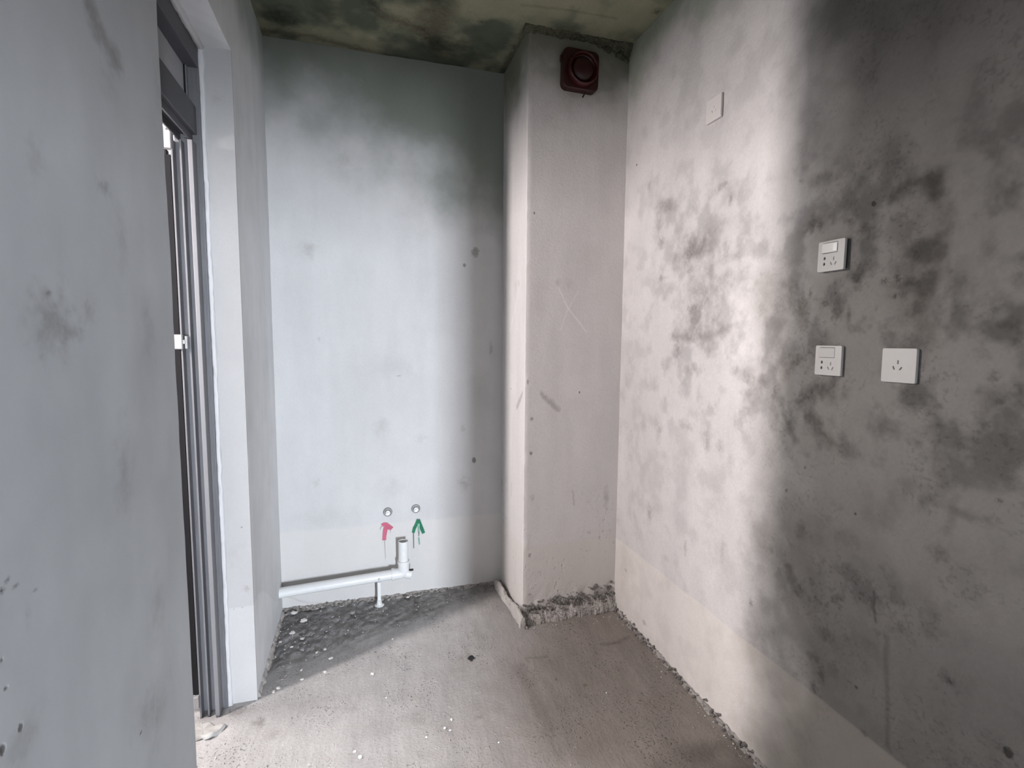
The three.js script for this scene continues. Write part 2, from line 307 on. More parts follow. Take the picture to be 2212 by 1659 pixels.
const matMortar = surface({ u0: 0, u1: 0.6, v0: 0, v1: 0.6, ppm: 900, seed: 89, bump: 0.006,
  base: (u, v) => plaster(u * 1.5, v * 1.5, 89, [0.5, 0.47, 0.445], 0.16, 0.0, 0.1) });
const matGrout = surface({ u0: 0, u1: 0.6, v0: 0, v1: 0.6, ppm: 900, seed: 97, bump: 0.008,
  base(u, v) { const q = plaster(u * 1.5, v * 1.5, 97, [0.37, 0.343, 0.32], 0.25, 0.0, 0.14), k = step(0.6, 0.75, fbm(u * 60, v * 60, 98, 3)); q[3] -= k; for (let c = 0; c < 3; c++) q[c] *= 1 - 0.3 * k; return q; } });
const std = (r, g, b, rough = 0.6, more = {}) => new THREE.MeshStandardMaterial({ color: new THREE.Color().setRGB(r, g, b), roughness: rough, ...more });
// small grained finish for built things: faint dirt clouds over an even colour
function finish(r, g, b, rough, dirt = 0.08, seed = 5, more = {}) {
  const N = 128, a = new Uint8Array(N * N * 4), enc = (c) => 255 * (c <= 0.0031308 ? 12.92 * c : 1.055 * c ** (1 / 2.4) - 0.055);
  for (let j = 0; j < N; j++) for (let i = 0; i < N; i++) {
    const t = 1 - dirt * 2 * Math.max(0, fbm(i / 18, j / 18, seed, 4) - 0.42) - dirt * 0.4 * (n2(i * 0.9, j * 0.9, seed) - 0.5), k = 4 * (j * N + i);
    a[k] = enc(clamp(r * t)); a[k + 1] = enc(clamp(g * t)); a[k + 2] = enc(clamp(b * t)); a[k + 3] = 255;
  }
  const t = new THREE.DataTexture(a, N, N); t.colorSpace = THREE.SRGBColorSpace; t.magFilter = THREE.LinearFilter;
  t.wrapS = t.wrapT = THREE.MirroredRepeatWrapping; t.repeat.set(6, 6); t.needsUpdate = true;
  return new THREE.MeshStandardMaterial({ map: t, roughness: rough, ...more });
}
const M = {
  plastic: finish(0.62, 0.588, 0.565, 0.38, 0.05, 3), rocker: finish(0.61, 0.58, 0.558, 0.25, 0.03, 4), glint: finish(0.95, 0.94, 0.93, 0.3, 0.02, 9),
  shutter: std(0.30, 0.275, 0.26, 0.6), dark: std(0.006, 0.006, 0.006, 0.8), slot: std(0.03, 0.027, 0.026, 0.8),
  pipe: finish(0.74, 0.745, 0.74, 0.38, 0.07, 6), red: finish(0.045, 0.0035, 0.0045, 0.34, 0.2, 7), redDark: finish(0.028, 0.0025, 0.003, 0.42, 0.2, 8),
  alu: finish(0.145, 0.145, 0.155, 0.55, 0.35, 12), aluDark: finish(0.07, 0.071, 0.079, 0.5, 0.2, 13), aluLight: finish(0.17, 0.17, 0.18, 0.55, 0.15, 14),
  leaf: finish(0.02, 0.02, 0.023, 0.95, 0.1, 52), gasket: std(0.006, 0.006, 0.008, 0.95), film: finish(0.36, 0.37, 0.385, 0.55, 0.12, 15), white: finish(0.8, 0.8, 0.8, 0.35, 0.03, 16), latch: finish(0.42, 0.42, 0.42, 0.4, 0.05, 51),
  pink: finish(0.52, 0.12, 0.185, 0.75, 0.25, 17), green: finish(0.008, 0.17, 0.085, 0.7, 0.3, 18), greenPale: finish(0.22, 0.42, 0.33, 0.8, 0.2, 19),
  drip: finish(0.14, 0.16, 0.15, 0.8, 0.2, 20), dripPink: finish(0.33, 0.30, 0.305, 0.8, 0.1, 21), steel: finish(0.28, 0.28, 0.28, 0.4, 0.2, 22, { metalness: 0.4 }),
  chip: finish(0.66, 0.63, 0.60, 0.9, 0.15, 23), chipGrey: finish(0.33, 0.32, 0.31, 0.95, 0.2, 24), chipDark: finish(0.14, 0.135, 0.13, 0.95, 0.2, 25), chipWhite: finish(0.85, 0.85, 0.84, 0.8, 0.05, 26),
  frameWhite: finish(0.35, 0.35, 0.36, 0.5, 0.1, 27),
};

// ---------------------------------------------------------------- builders
const used = {};
function named(o, name) { const n = used[name] || 0; used[name] = n + 1; o.name = n ? name + '_' + String(n).padStart(3, '0') : name; return o; }
function tag(o, label, category, group, kind) { Object.assign(o.userData, { label, category }, group && { group }, kind && { kind }); return o; }
function thing(name, label, category, at = [0, 0, 0], group, kind) {
  const o = named(new THREE.Group(), name); o.position.copy(V(...at)); scene.add(o); return tag(o, label, category, group, kind);
}
function part(parent, name, geo, mat, label) {
  const o = named(new THREE.Mesh(geo, mat), name); parent.add(o); if (label) o.userData.label = label; return o;
}
function solo(name, geo, mat, label, category, group, kind) { const o = part(scene, name, geo, mat); return tag(o, label, category, group, kind); }
const structure = (name, geo, mat, label, category = 'wall') => solo(name, geo, mat, label, category, null, 'structure');

function shake(geo, amp, freq, seed = 1, fine = 0) {
  const p = geo.attributes.position;
  for (let i = 0; i < p.count; i++) {
    const x = p.getX(i), y = p.getY(i), z = p.getZ(i), f = freq;
    const w = (k) => 2 * (fbm3(x * f, y * f, z * f, seed + k * 401, 2) - 0.5) * amp + (fine ? 2 * (n3(x * f * 5, y * f * 5, z * f * 5, seed + k * 97) - 0.5) * fine : 0);
    p.setXYZ(i, x + w(1), y + w(2), z + w(3));
  }
  geo.computeVertexNormals(); return geo;
}
const cuts = (a, b, n, ...more) => [...new Set([...Array.from({ length: n + 1 }, (_, i) => +(a + (b - a) * i / n).toFixed(5)), ...more])].filter((v, i, s) => more.includes(v) || !more.some((m) => Math.abs(m - v) < 1e-3)).sort((p, q) => p - q);
// a slab of thickness t over a grid of cuts, with openings left out; at(u, v, w) places it (w = 0 on the room's side), uv in the material's region
function slab(us, vs, t, at, mat, { hole = () => false, amp = 0.002, freq = 9, seed = 3, relief = () => 0 } = {}) {
  const r = mat.userData.region, P = [], UV = [], I = [];
  const solid = (i, j) => i >= 0 && j >= 0 && i < us.length - 1 && j < vs.length - 1 && !hole((us[i] + us[i + 1]) / 2, (vs[j] + vs[j + 1]) / 2);
  const uv = (u, v) => UV.push((u - r[0]) / (r[1] - r[0]), (v - r[2]) / (r[3] - r[2]));
  const nu = us.length, vert = (u, v, w, du = 0) => {
    const q = at(u, v, w);
    if (w === 0) {
      const e = relief(u, v), n = at(u, v, -1), f = freq;
      const k = e + 2 * (fbm3(q[0] * f, q[1] * f, q[2] * f, seed, 3) - 0.5) * amp;
      for (let c = 0; c < 3; c++) q[c] += (n[c] - at(u, v, 0)[c]) * k;
    }
    P.push(q[0], q[1], -q[2]); uv(u + du, v); return P.length / 3 - 1;
  };
  const front = vs.map((v) => us.map((u) => vert(u, v, 0)));
  const back = vs.map((v) => us.map((u) => vert(u, v, t)));
  const quad = (a, b, c, d) => I.push(a, b, c, a, c, d);
  for (let j = 0; j < vs.length - 1; j++) for (let i = 0; i < nu - 1; i++) {
    if (!solid(i, j)) continue;
    quad(front[j][i], front[j][i + 1], front[j + 1][i + 1], front[j + 1][i]);
    quad(back[j][i], back[j + 1][i], back[j + 1][i + 1], back[j][i + 1]);
    const rim = (ua, va, ub, vb) => {
      const a = vert(ua, va, 0), b = vert(ub, vb, 0), c = vert(ub, vb, t, t), d = vert(ua, va, t, t); quad(a, d, c, b);
    };
    if (!solid(i - 1, j)) rim(us[i], vs[j + 1], us[i], vs[j]);
    if (!solid(i + 1, j)) rim(us[i + 1], vs[j], us[i + 1], vs[j + 1]);
    if (!solid(i, j - 1)) rim(us[i], vs[j], us[i + 1], vs[j]);
    if (!solid(i, j + 1)) rim(us[i + 1], vs[j + 1], us[i], vs[j + 1]);
  }
  // turn the faces outwards
  const a = at(0, 0, 0), b = at(1, 0, 0), c = at(0, 1, 0), d = at(0, 0, -1);
  const e = (p) => new THREE.Vector3(p[0] - a[0], p[1] - a[1], -(p[2] - a[2]));
  if (e(b).cross(e(c)).dot(e(d)) < 0) for (let i = 0; i < I.length; i += 3) [I[i + 1], I[i + 2]] = [I[i + 2], I[i + 1]];
  const g = new THREE.BufferGeometry();
  g.setAttribute('position', new THREE.Float32BufferAttribute(P, 3)); g.setAttribute('uv', new THREE.Float32BufferAttribute(UV, 2)); g.setIndex(I);
  g.computeVertexNormals(); return g;
}
function box(x0, x1, y0, y1, d0, d1, round = 0.002) {
  const w = x1 - x0, h = y1 - y0, l = d1 - d0;
  const g = new RoundedBoxGeometry(w, h, l, 2, Math.min(round, w * 0.45, h * 0.45, l * 0.45));
  g.translate((x0 + x1) / 2, (y0 + y1) / 2, -(d0 + d1) / 2); return g;
}
function smooth(q) {   // the closed polygon q, its corners cut once and its sides divided
  const out = [];
  q.forEach(([a, b], i) => {
    const [c, d] = q[(i + 1) % q.length], k = 3;
    for (let j = 0; j < k; j++) { const t = 0.15 + 0.7 * (k > 1 ? j / (k - 1) : 0.5); out.push([mix(a, c, t), mix(b, d, t)]); }
  });
  return out;
}
// a rough bead of mortar: section(s) gives a closed polygon of [across, up] points at station s, placed by at(s, across, up)
function bead(n, section, at, amp, freq, seed) {
  const P = [], UV = [], I = []; let m = 0;
  for (let k = 0; k <= n; k++) {
    const q = smooth(section(k / n)); m = q.length;
    q.forEach(([a, b], i) => { const p = at(k / n, a, b); P.push(p[0], p[1], -p[2]); UV.push(k / n * 3, i / m); });
  }
  for (let k = 0; k < n; k++) for (let i = 0; i < m; i++) { const j = (i + 1) % m; I.push(k * m + i, k * m + j, (k + 1) * m + j, k * m + i, (k + 1) * m + j, (k + 1) * m + i); }
  for (let i = 1; i < m - 1; i++) I.push(0, i + 1, i, n * m, n * m + i, n * m + i + 1);
  const g = new THREE.BufferGeometry();
  g.setAttribute('position', new THREE.Float32BufferAttribute(P, 3)); g.setAttribute('uv', new THREE.Float32BufferAttribute(UV, 2)); g.setIndex(I);
  return shake(g, amp, freq, seed, amp * 0.5);
}

function lump(seed, flat = 0.6, detail = 1) {
  let g = mergeVertices(new THREE.IcosahedronGeometry(1, detail).deleteAttribute('normal').deleteAttribute('uv'), 1e-4);
  const p = g.attributes.position;
  for (let i = 0; i < p.count; i++) { const k = 0.72 + 0.5 * hash(i, seed, 12); p.setXYZ(i, p.getX(i) * k, Math.max(-0.5, p.getY(i) * k * flat), p.getZ(i) * k * (0.7 + 0.3 * hash(seed, 3, 3))); }
  g = g.toNonIndexed(); g.computeVertexNormals();
  g.setAttribute('uv', new THREE.Float32BufferAttribute(Array.from({ length: g.attributes.position.count * 2 }, (_, i) => hash(i, seed, 1)), 2));
  return g;
}
// stones and lumps half sunk in a bead, spread by spot(R) -> [x, y, d, size]
function studs(n, seed, spot) {
  const R = rng(seed), base = [21, 22, 23, 24].map((s) => lump(s, 0.9, 1)), out = [];
  for (let i = 0; i < n; i++) { const [x, y, d, r] = spot(R); out.push(base[i % 4].clone().rotateX(R() * 6).rotateY(R() * 6).scale(r, r, r).translate(x, y, -d)); }
  return out;
}
const joined = (g, list) => mergeGeometries([g.toNonIndexed(), ...list]);

// ---------------------------------------------------------------- the setting
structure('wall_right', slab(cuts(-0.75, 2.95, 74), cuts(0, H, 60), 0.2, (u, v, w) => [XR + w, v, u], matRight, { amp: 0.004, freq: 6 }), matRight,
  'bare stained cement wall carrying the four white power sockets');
structure('wall_back', slab(cuts(-0.5, 1.4, 60), cuts(0, H, 80), 0.2, (u, v, w) => [u, v, DB + w], matBack, { amp: 0.004, freq: 6, seed: 8 }), matBack,
  'cool grey cement wall with the pipe, red arrow and green arrow at its foot');
structure('wall_left', slab(cuts(-0.75, DB + 0.02, 70, DN, DJ), cuts(0, H, 60, HL), 0.24, (u, v, w) => [XL - w, v, u], matLeft,
  { hole: (u, v) => u > DN && u < DJ && v < HL, amp: 0.003, freq: 8, seed: 5 }), matLeft, 'grey cement wall beside the camera with the opening to the balcony door');
structure('wall_rear', slab(cuts(XL - 0.24, XR + 0.2, 30, -0.33, 0.815), cuts(0, H, 30, 1.6), 0.1, (u, v, w) => [u, v, -0.75 - w], matPlain,
  { hole: (u, v) => u > -0.33 && u < 0.815 && v < 1.6, amp: 0.002 }), matPlain, 'grey cement wall behind the camera with a doorway shaped to cut the rear light');  // unseen doorway; head and right jamb sized to shadow the back wall
structure('ceiling', slab(cuts(XL - 0.24, XR + 0.2, 60), cuts(-0.85, 3.02, 110), 0.18, (u, v, w) => [u, H + w, v], matCeiling, { amp: 0.006, freq: 7, seed: 12 }), matCeiling,
  'raw concrete ceiling blotched with dark green mould', 'ceiling');
structure('floor', slab(cuts(XL - 0.24, XR + 0.02, 150), cuts(-0.85, DB + 0.02, 300), 0.15, (u, v, w) => [u, -w, v], matFloor, { amp: 0.004, freq: 10, seed: 17,
  relief: (u, v) => {
    const a = alcove(u, v) * (1 - 0.6 * step(0.0, 0.5, u)), near = (1 - step(0.0, 0.045, XR - u)) + (1 - step(0, 0.04, DB - v));
    return a * 0.03 * (fbm(u * 40, v * 40, 14, 4) - 0.5) - 0.002 * a + near * 0.03 * Math.max(0, fbm(u * 26, v * 26, 33, 3) - 0.42);
  } }), matFloor, 'bare screed floor, rough and dark in the alcove by the pipe', 'floor');
// the pillar in the far corner
{
  const g = new THREE.BoxGeometry(XR + 0.01 - XP, H, DB + 0.01 - DP, 40, 160, 30);
  g.translate((XP + XR + 0.01) / 2, H / 2, -(DP + DB + 0.01) / 2);
  const p = g.attributes.position, n = g.attributes.normal, uv = g.attributes.uv;
  for (let i = 0; i < p.count; i++) {
    const side = Math.abs(n.getX(i)) > 0.5, u = side ? XP + 0.05 + (-p.getZ(i) - DP) : p.getX(i);
    uv.setXY(i, (u - XP) / 0.54, p.getY(i) / H);
    // worn arris and chipped foot
    const x = p.getX(i), y = p.getY(i), d = -p.getZ(i), edge = Math.hypot(x - XP, d - DP), foot = 1 - step(0.04, 0.22, y);
    if (edge < 0.012) { const c = 0.003 + 0.007 * Math.max(0, fbm(y * 22, 1, 44, 3) - 0.5) + 0.006 * foot * n2(y * 60, 2, 4); p.setXYZ(i, x + c, y, -(d + c)); }
    else if (Math.abs(d - DP) < 1e-4) p.setZ(i, -(d + foot * 0.022 * Math.max(0, fbm(x * 40, y * 40, 29, 3) - 0.45) + 0.002 * (fbm(x * 9, y * 9, 31, 2) - 0.5)));
  }
  g.computeVertexNormals();
  structure('pillar', g, matPillar, 'square cement pillar in the corner under the red siren', 'pillar');
}
// the plastered reveal of the opening, greyer than the walls, with the paler coat at its foot
const matReveal = surface({ u0: -0.54, u1: XL, v0: 0, v1: HL, ppm: 500, seed: 59, bump: 0.003,
  base(u, v) {
    const q = plaster(u, v, 59, [0.43, 0.428, 0.43], 0.07, 0.04, 0.02), b = 1 - step(0.392, 0.4, v + 0.01 * (fbm(u * 20, 2, 3, 2) - 0.5));
    for (let c = 0; c < 3; c++) q[c] *= 1 + 0.13 * b;
    return q;
  },
  marks(b, l, p) { b(-0.452, 0.47, 0.012, 0.012, 0.22); b(-0.49, 0.62, 0.03, 0.06, 0.06); p(-0.46, 0.72, 0.003, 0.003, 0.4); b(-0.48, 2.3, 0.02, 0.02, 0.08); p(-0.5, 0.393, 0.002, 0.002, 0.5); p(-0.47, 0.395, 0.002, 0.002, 0.5); } });
structure('trim_9', slab(cuts(-0.54, XL + 0.001, 8), cuts(0, HL, 120), 0.008, (u, v, w) => [u, v, DJ - 0.005 + w], matReveal, { amp: 0.002, freq: 12, seed: 61 }), matReveal, 'pale plastered jamb of the balcony opening facing the camera', 'jamb');
// mortar left along the pillar's foot, at its top, and along the foot of the walls
structure('trim_1', joined(bead(70, (s) => { const h = 0.055 * (1 - 0.45 * step(0.75, 1, s)) + 0.012 * Math.sin(s * 9); return [[0, -0.01], [0.002, h * 0.6], [0.007, h], [0.02, h * 1.02], [0.026, h * 0.5], [0.028, -0.01]]; },
  (s, a, b) => [0.752 + 0.006 * Math.sin(s * 5) - 0.014 + a - 0.03 * s + 0.02 * s * s, b, mix(2.325, 2.80, s)], 0.006, 38, 7), studs(60, 7, (R) => { const s = R(); return [0.752 - 0.03 * s + 0.02 * R(), 0.05 * R(), mix(2.32, 2.75, s), 0.003 + 0.007 * R() ** 2]; })), matMortar, 'pale mortar kerb standing along the shaded foot of the pillar', 'kerb');
structure('trim_2', joined(bead(110, (s) => { const h = mix(0.07, 0.125, s); return [[0, -0.01], [0.012, 0.022], [0.03, 0.034], [0.05, h * 0.55], [0.066, h * 0.85], [0.07, h], [0.09, h], [0.09, -0.01]]; },
  (s, a, b) => [mix(0.755, XR + 0.005, s), b, 2.338 + 0.016 * s + a * (1 - 0.15 * s)], 0.009, 34, 21), studs(190, 5, (R) => { const s = R(), t = R(), h = mix(0.075, 0.14, s); return [mix(0.775, XR - 0.005, s), 0.01 + h * t, mix(2.352, 2.402, t ** 0.6) + 0.016 * s * (1 - t), 0.003 + 0.009 * R() ** 2]; })), matGrout, 'rough crumbling mortar skirt across the front of the pillar foot', 'skirting');
structure('trim_3', joined(bead(90, (s) => { const h = 0.012 + 0.034 * step(0.66, 0.98, s); return [[0, 0.02], [0.004, -h * 0.3], [0.018, -h * 0.7], [0.03, -h], [0.05, -h], [0.05, 0.02]]; },
  (s, a, b) => [mix(0.745, XR + 0.005, s), H + b, 2.362 + a], 0.008, 36, 25), studs(130, 6, (R) => { const s = R() ** 0.5, t = R(), h = 0.012 + 0.06 * step(0.6, 1, s); return [mix(0.76, XR - 0.008, s), H - h * t, 2.398 - 0.03 * (1 - t) * R(), 0.004 + 0.012 * R() ** 2]; })), finish(0.105, 0.102, 0.066, 0.95, 1.1, 31), 'mouldy lumps of mortar where the pillar meets the ceiling', 'mortar');
structure('trim_4', joined(bead(150, () => [[0, -0.01], [0.004, 0.003], [0.012, 0.006], [0.02, 0.014], [0.04, 0.016], [0.04, -0.01]],
  (s, a, b) => [XR - 0.028 + a, b - 0.004, mix(0.7, 2.36, s)], 0.008, 36, 27), studs(200, 8, (R) => { const s = R(), t = R(); return [XR - 0.03 + 0.03 * t, 0.004 + 0.024 * t * R(), mix(0.9, 2.36, s), 0.002 + 0.007 * R() ** 2]; })), matGrout, 'broken mortar edge along the foot of the socket wall', 'skirting');
structure('trim_5', joined(bead(110, () => [[0, -0.01], [0.004, 0.005], [0.012, 0.01], [0.024, 0.02], [0.04, 0.022], [0.04, -0.01]],
  (s, a, b) => [mix(XL - 0.01, XP + 0.02, s), b - 0.003, DB - 0.024 + a], 0.007, 36, 29), studs(130, 9, (R) => { const s = R(), t = R(); return [mix(XL, XP, s), 0.004 + 0.016 * t * R(), DB - 0.026 + 0.026 * t, 0.002 + 0.007 * R() ** 2]; })), matGrout, 'broken mortar edge along the foot of the wall behind the pipe', 'skirting');
structure('trim_6', bead(60, () => [[0, -0.01], [0.0, 0.006], [-0.01, 0.02], [-0.03, 0.03], [-0.03, -0.01]],
  (s, a, b) => [XL + 0.014 + a, b - 0.004, mix(DJ + 0.01, DB, s)], 0.008, 40, 43), matMortar, 'chipped mortar edge along the short wall between door and alcove', 'skirting');
structure('trim_7', bead(120, () => [[0, 0], [0, -0.016], [0.014, -0.018], [0.02, 0]],
  (s, a, b) => [-0.535 + a, mix(0.0, HL, s), DJ + 0.004 + b], 0.004, 26, 47), finish(0.6, 0.6, 0.61, 0.9, 0.15, 33), 'pale mortar bead sealing the door frame to the jamb', 'mortar');
structure('trim_8', bead(50, () => [[0, 0.004], [0, -0.016], [0.014, -0.018], [0.02, 0.004]],
  (s, a, b) => [-0.535 + a, HL + b, mix(DN, DJ, s)], 0.004, 26, 49), finish(0.5, 0.5, 0.51, 0.9, 0.15, 34), 'pale mortar bead sealing the door frame to the soffit', 'mortar');

// beyond the openings: the balcony beside and the living room behind
function plainWall(name, x0, x1, y0, y1, d0, d1, label, category = 'wall', hole) {
  const thin = Math.min(x1 - x0, y1 - y0, d1 - d0), o = { amp: 0.001, hole };
  let g;
  if (thin === x1 - x0) g = slab(cuts(d0, d1, 6, ...(hole ? hole.u : [])), cuts(y0, y1, 6, ...(hole ? hole.v : [])), thin, (u, v, w) => [x0 + w, v, u], matPlain, { ...o, hole: hole && hole.f });
  else if (thin === d1 - d0) g = slab(cuts(x0, x1, 6, ...(hole ? hole.u : [])), cuts(y0, y1, 6, ...(hole ? hole.v : [])), thin, (u, v, w) => [u, v, d0 + w], matPlain, { ...o, hole: hole && hole.f });
  else g = slab(cuts(x0, x1, 6), cuts(d0, d1, 6), thin, (u, v, w) => [u, y0 + w, v], matPlain, { ...o, hole: undefined });
  return structure(name, g, matPlain, label, category);
}
const gap = (u0, u1, v0, v1) => ({ u: [u0, u1], v: [v0, v1], f: (u, v) => u > u0 && u < u1 && v > v0 && v < v1 });
const S = LIGHT.side, Nx = LIGHT.next, Rr = LIGHT.rear, En = LIGHT.end;
plainWall('wall_balcony_outer', -2.05, -1.89, 0, H, 0.55, 3.2, 'outer balcony wall with one narrow window and one added fill window', 'wall',
  { u: [S.d0, S.d1, Nx.d0, Nx.d1], v: [S.y0, S.y1, Nx.y0, Nx.y1], f: (u, v) => [S, Nx].some((q) => u > q.d0 && u < q.d1 && v > q.y0 && v < q.y1) });
plainWall('wall_balcony_end', -1.89, -0.67, 0, H, 3.0, 3.14, 'end wall of the balcony with its high window', 'wall', gap(En.x0, En.x1, En.y0, En.y1));
plainWall('wall_balcony_near', -1.89, -0.67, 0, H, 0.5, 0.62, 'near end wall of the balcony');
plainWall('floor_balcony', -2.05, -0.67, -0.15, -0.002, 0.5, 3.2, 'cement floor of the balcony', 'floor');
plainWall('ceiling_balcony', -2.05, -0.67, H, H + 0.15, 0.5, 3.2, 'cement ceiling of the balcony', 'ceiling');
plainWall('wall_living_rear', -1.3, 2.6, 0, H, -4.35, -4.21, 'far wall of the living room with a tall narrow window', 'wall', gap(Rr.x0, Rr.x1, Rr.y0, Rr.y1));
plainWall('wall_living_side', -1.44, -1.3, 0, H, -4.35, -0.85, 'plain side wall of the living room');
plainWall('wall_living_far_side', 2.6, 2.74, 0, H, -4.35, -0.85, 'second plain side wall of the living room');
plainWall('wall_living_front', -1.3, -0.67, 0, H, -0.85, -0.75, 'short wall between living room and balcony');
plainWall('wall_living_return', 1.4973, 2.6, 0, H, -0.85, -0.75, 'short wall beside the doorway on the living room side');
plainWall('floor_living', -1.44, 2.74, -0.15, -0.002, -4.35, -0.85, 'cement floor of the living room', 'floor');
plainWall('ceiling_living', -1.44, 2.74, H, H + 0.15, -4.35, -0.85, 'cement ceiling of the living room', 'ceiling');
const glow = (c) => new THREE.MeshStandardMaterial({ color: 0xffffff, emissive: c, emissiveIntensity: 0.95, roughness: 0.4 });
function windowUnit(n, label, x0, x1, y0, y1, d0, d1, color) {
  const t = named(new THREE.Group(), 'window_' + n); scene.add(t); tag(t, label, 'window', null, 'structure');
  const along = x1 - x0 < d1 - d0 ? 'd' : 'x', f = 0.018;
  part(t, 'pane', box(x0, x1, y0, y1, d0, d1, 0.001), glow(color));
  for (const s of [0, 1]) {
    if (along === 'd') part(t, 'frame_stile', box(x0 - 0.02, x1 - 0.002, y0 - f, y1 + f, s ? d1 : d0 - f, s ? d1 + f : d0), M.aluDark);
    else part(t, 'frame_stile', box(s ? x1 : x0 - f, s ? x1 + f : x0, y0 - f, y1 + f, d0 + 0.002, d1 + 0.02), M.aluDark);
    if (along === 'd') part(t, 'frame_rail', box(x0 - 0.02, x1 - 0.002, s ? y1 : y0 - f, s ? y1 + f : y0, d0, d1), M.aluDark);
    else part(t, 'frame_rail', box(x0, x1, s ? y1 : y0 - f, s ? y1 + f : y0, d0 + 0.002, d1 + 0.02), M.aluDark);
  }
}
windowUnit(1, 'narrow bright window in the outer balcony wall', S.x - 0.01, S.x, S.y0, S.y1, S.d0, S.d1, S.color);
windowUnit(4, 'added fill window farther along the outer balcony wall', Nx.x - 0.01, Nx.x, Nx.y0, Nx.y1, Nx.d0, Nx.d1, Nx.color);  // made-up window, put here only to brighten the near socket wall
windowUnit(2, 'tall narrow bright window of the living room', Rr.x0, Rr.x1, Rr.y0, Rr.y1, Rr.d - 0.01, Rr.d, Rr.color);
windowUnit(3, 'high bright window seen over the top of the balcony door', En.x0, En.x1, En.y0, En.y1, En.d, En.d + 0.01, En.color);

// the balcony door: frame in the reveal, transom light above, folded leaf parked against the far jamb
{
  const t = named(new THREE.Group(), 'door_1'); scene.add(t);
  tag(t, 'grey aluminium balcony door with transom, its leaf parked at the far jamb', 'door', null, 'structure');
  const post = part(t, 'frame_post', mergeGeometries([box(-0.617, -0.532, 0, 2.40, 2.12, DJ + 0.002, 0.001)]), M.alu);
  part(post, 'track_rail', box(-0.564, -0.549, 0, 2.135, 2.075, 2.124), M.aluLight, 'pale aluminium rail');
  part(post, 'track_rail', box(-0.592, -0.586, 0, 2.135, 2.085, 2.124, 0.001), M.alu);
  part(post, 'track_rail', box(-0.619, -0.613, 0.0, 2.135, 2.085, 2.124, 0.001), M.aluLight);
  part(post, 'cover_strip', box(-0.585, -0.565, 2.15, 2.40, 2.106, 2.12), M.aluLight);
  part(t, 'frame_head', box(-0.617, -0.533, 2.392, HL - 0.012, DN, DJ, 0.002), M.aluDark);
  const bar = part(t, 'transom_bar', box(-0.605, -0.545, 2.165, 2.262, DN, 2.125, 0.003), M.aluDark);
  part(bar, 'track_lip', box(-0.565, -0.559, 2.14, 2.167, DN, 2.125, 0.001), M.aluDark);
  part(bar, 'track_lip', box(-0.603, -0.597, 2.14, 2.167, DN, 2.125, 0.001), M.aluDark);
  const pane = part(t, 'transom_pane', box(-0.58, -0.574, 2.262, 2.392, DN, 2.108, 0.001), M.film, 'milky transom pane');
  part(pane, 'gasket', box(-0.574, -0.569, 2.262, 2.392, 2.102, 2.108, 0.001), M.gasket);
  const leaf = part(t, 'door_leaf', box(-0.72, -0.634, 0.10, 2.10, 2.09, 2.115, 0.002), M.leaf, 'dark edge of the folded door leaf');
  part(leaf, 'gasket', box(-0.643, -0.6205, 0.10, 2.08, 2.084, 2.115, 0.001), M.gasket);
  part(leaf, 'latch', mergeGeometries([box(-0.637, -0.607, 1.411, 1.463, 2.062, 2.08, 0.004), box(-0.602, -0.594, 1.413, 1.458, 2.07, 2.092, 0.002), box(-0.63, -0.6, 1.43, 1.445, 2.066, 2.086, 0.002)]), M.latch, 'white latch');
  part(leaf, 'roller', mergeGeometries([box(-0.64, -0.612, 2.098, 2.158, 2.07, 2.1, 0.004), box(-0.656, -0.624, 2.14, 2.166, 2.072, 2.1, 0.004)]), M.frameWhite, 'pale roller block');
  part(leaf, 'roller', box(-0.634, -0.617, 0.048, 0.098, 2.07, 2.1, 0.003), M.frameWhite, 'pale roller block');
}

// ---------------------------------------------------------------- things
// wall siren
{
  const t = thing('siren', 'dark red square alarm siren with a round horn, high on the pillar', 'siren', [1.026, 2.732, DP - 0.001]);
  t.rotation.z = -0.02;
  const sq = (w, r) => { const s = new THREE.Shape(), a = w / 2; s.moveTo(-a + r, -a); s.lineTo(a - r, -a); s.quadraticCurveTo(a, -a, a, -a + r); s.lineTo(a, a - r); s.quadraticCurveTo(a, a, a - r, a); s.lineTo(-a + r, a); s.quadraticCurveTo(-a, a, -a, a - r); s.lineTo(-a, -a + r); s.quadraticCurveTo(-a, -a, -a + r, -a); return s; };
  part(t, 'base_plate', new THREE.ExtrudeGeometry(sq(0.172, 0.026), { depth: 0.03, bevelEnabled: true, bevelThickness: 0.008, bevelSize: 0.006, bevelSegments: 4, curveSegments: 8 }), M.redDark);
  const lathe = (pts) => new THREE.LatheGeometry(pts.map(([r, y]) => new THREE.Vector2(r, y)), 56).rotateX(Math.PI / 2).translate(0.004, -0.002, 0.036);
  const horn = part(t, 'horn', lathe([[0.078, 0], [0.077, 0.014], [0.074, 0.026], [0.07, 0.03], [0.066, 0.027], [0.063, 0.015], [0.056, 0.008], [0.0005, 0.006]]), M.red);
  part(horn, 'horn_dome', lathe([[0.057, 0.007], [0.055, 0.014], [0.048, 0.022], [0.033, 0.029], [0.014, 0.032], [0.0005, 0.0325]]), M.redDark);
  part(t, 'mounting_lug', box(-0.1, -0.08, 0.03, 0.062, -0.02, -0.002, 0.005), M.redDark);
  part(t, 'wire_stub', new THREE.TubeGeometry(new THREE.CatmullRomCurve3([new THREE.Vector3(0.026, -0.085, 0.015), new THREE.Vector3(0.028, -0.1, 0.014), new THREE.Vector3(0.022, -0.114, 0.012)]), 10, 0.0038, 8), M.dark);
}
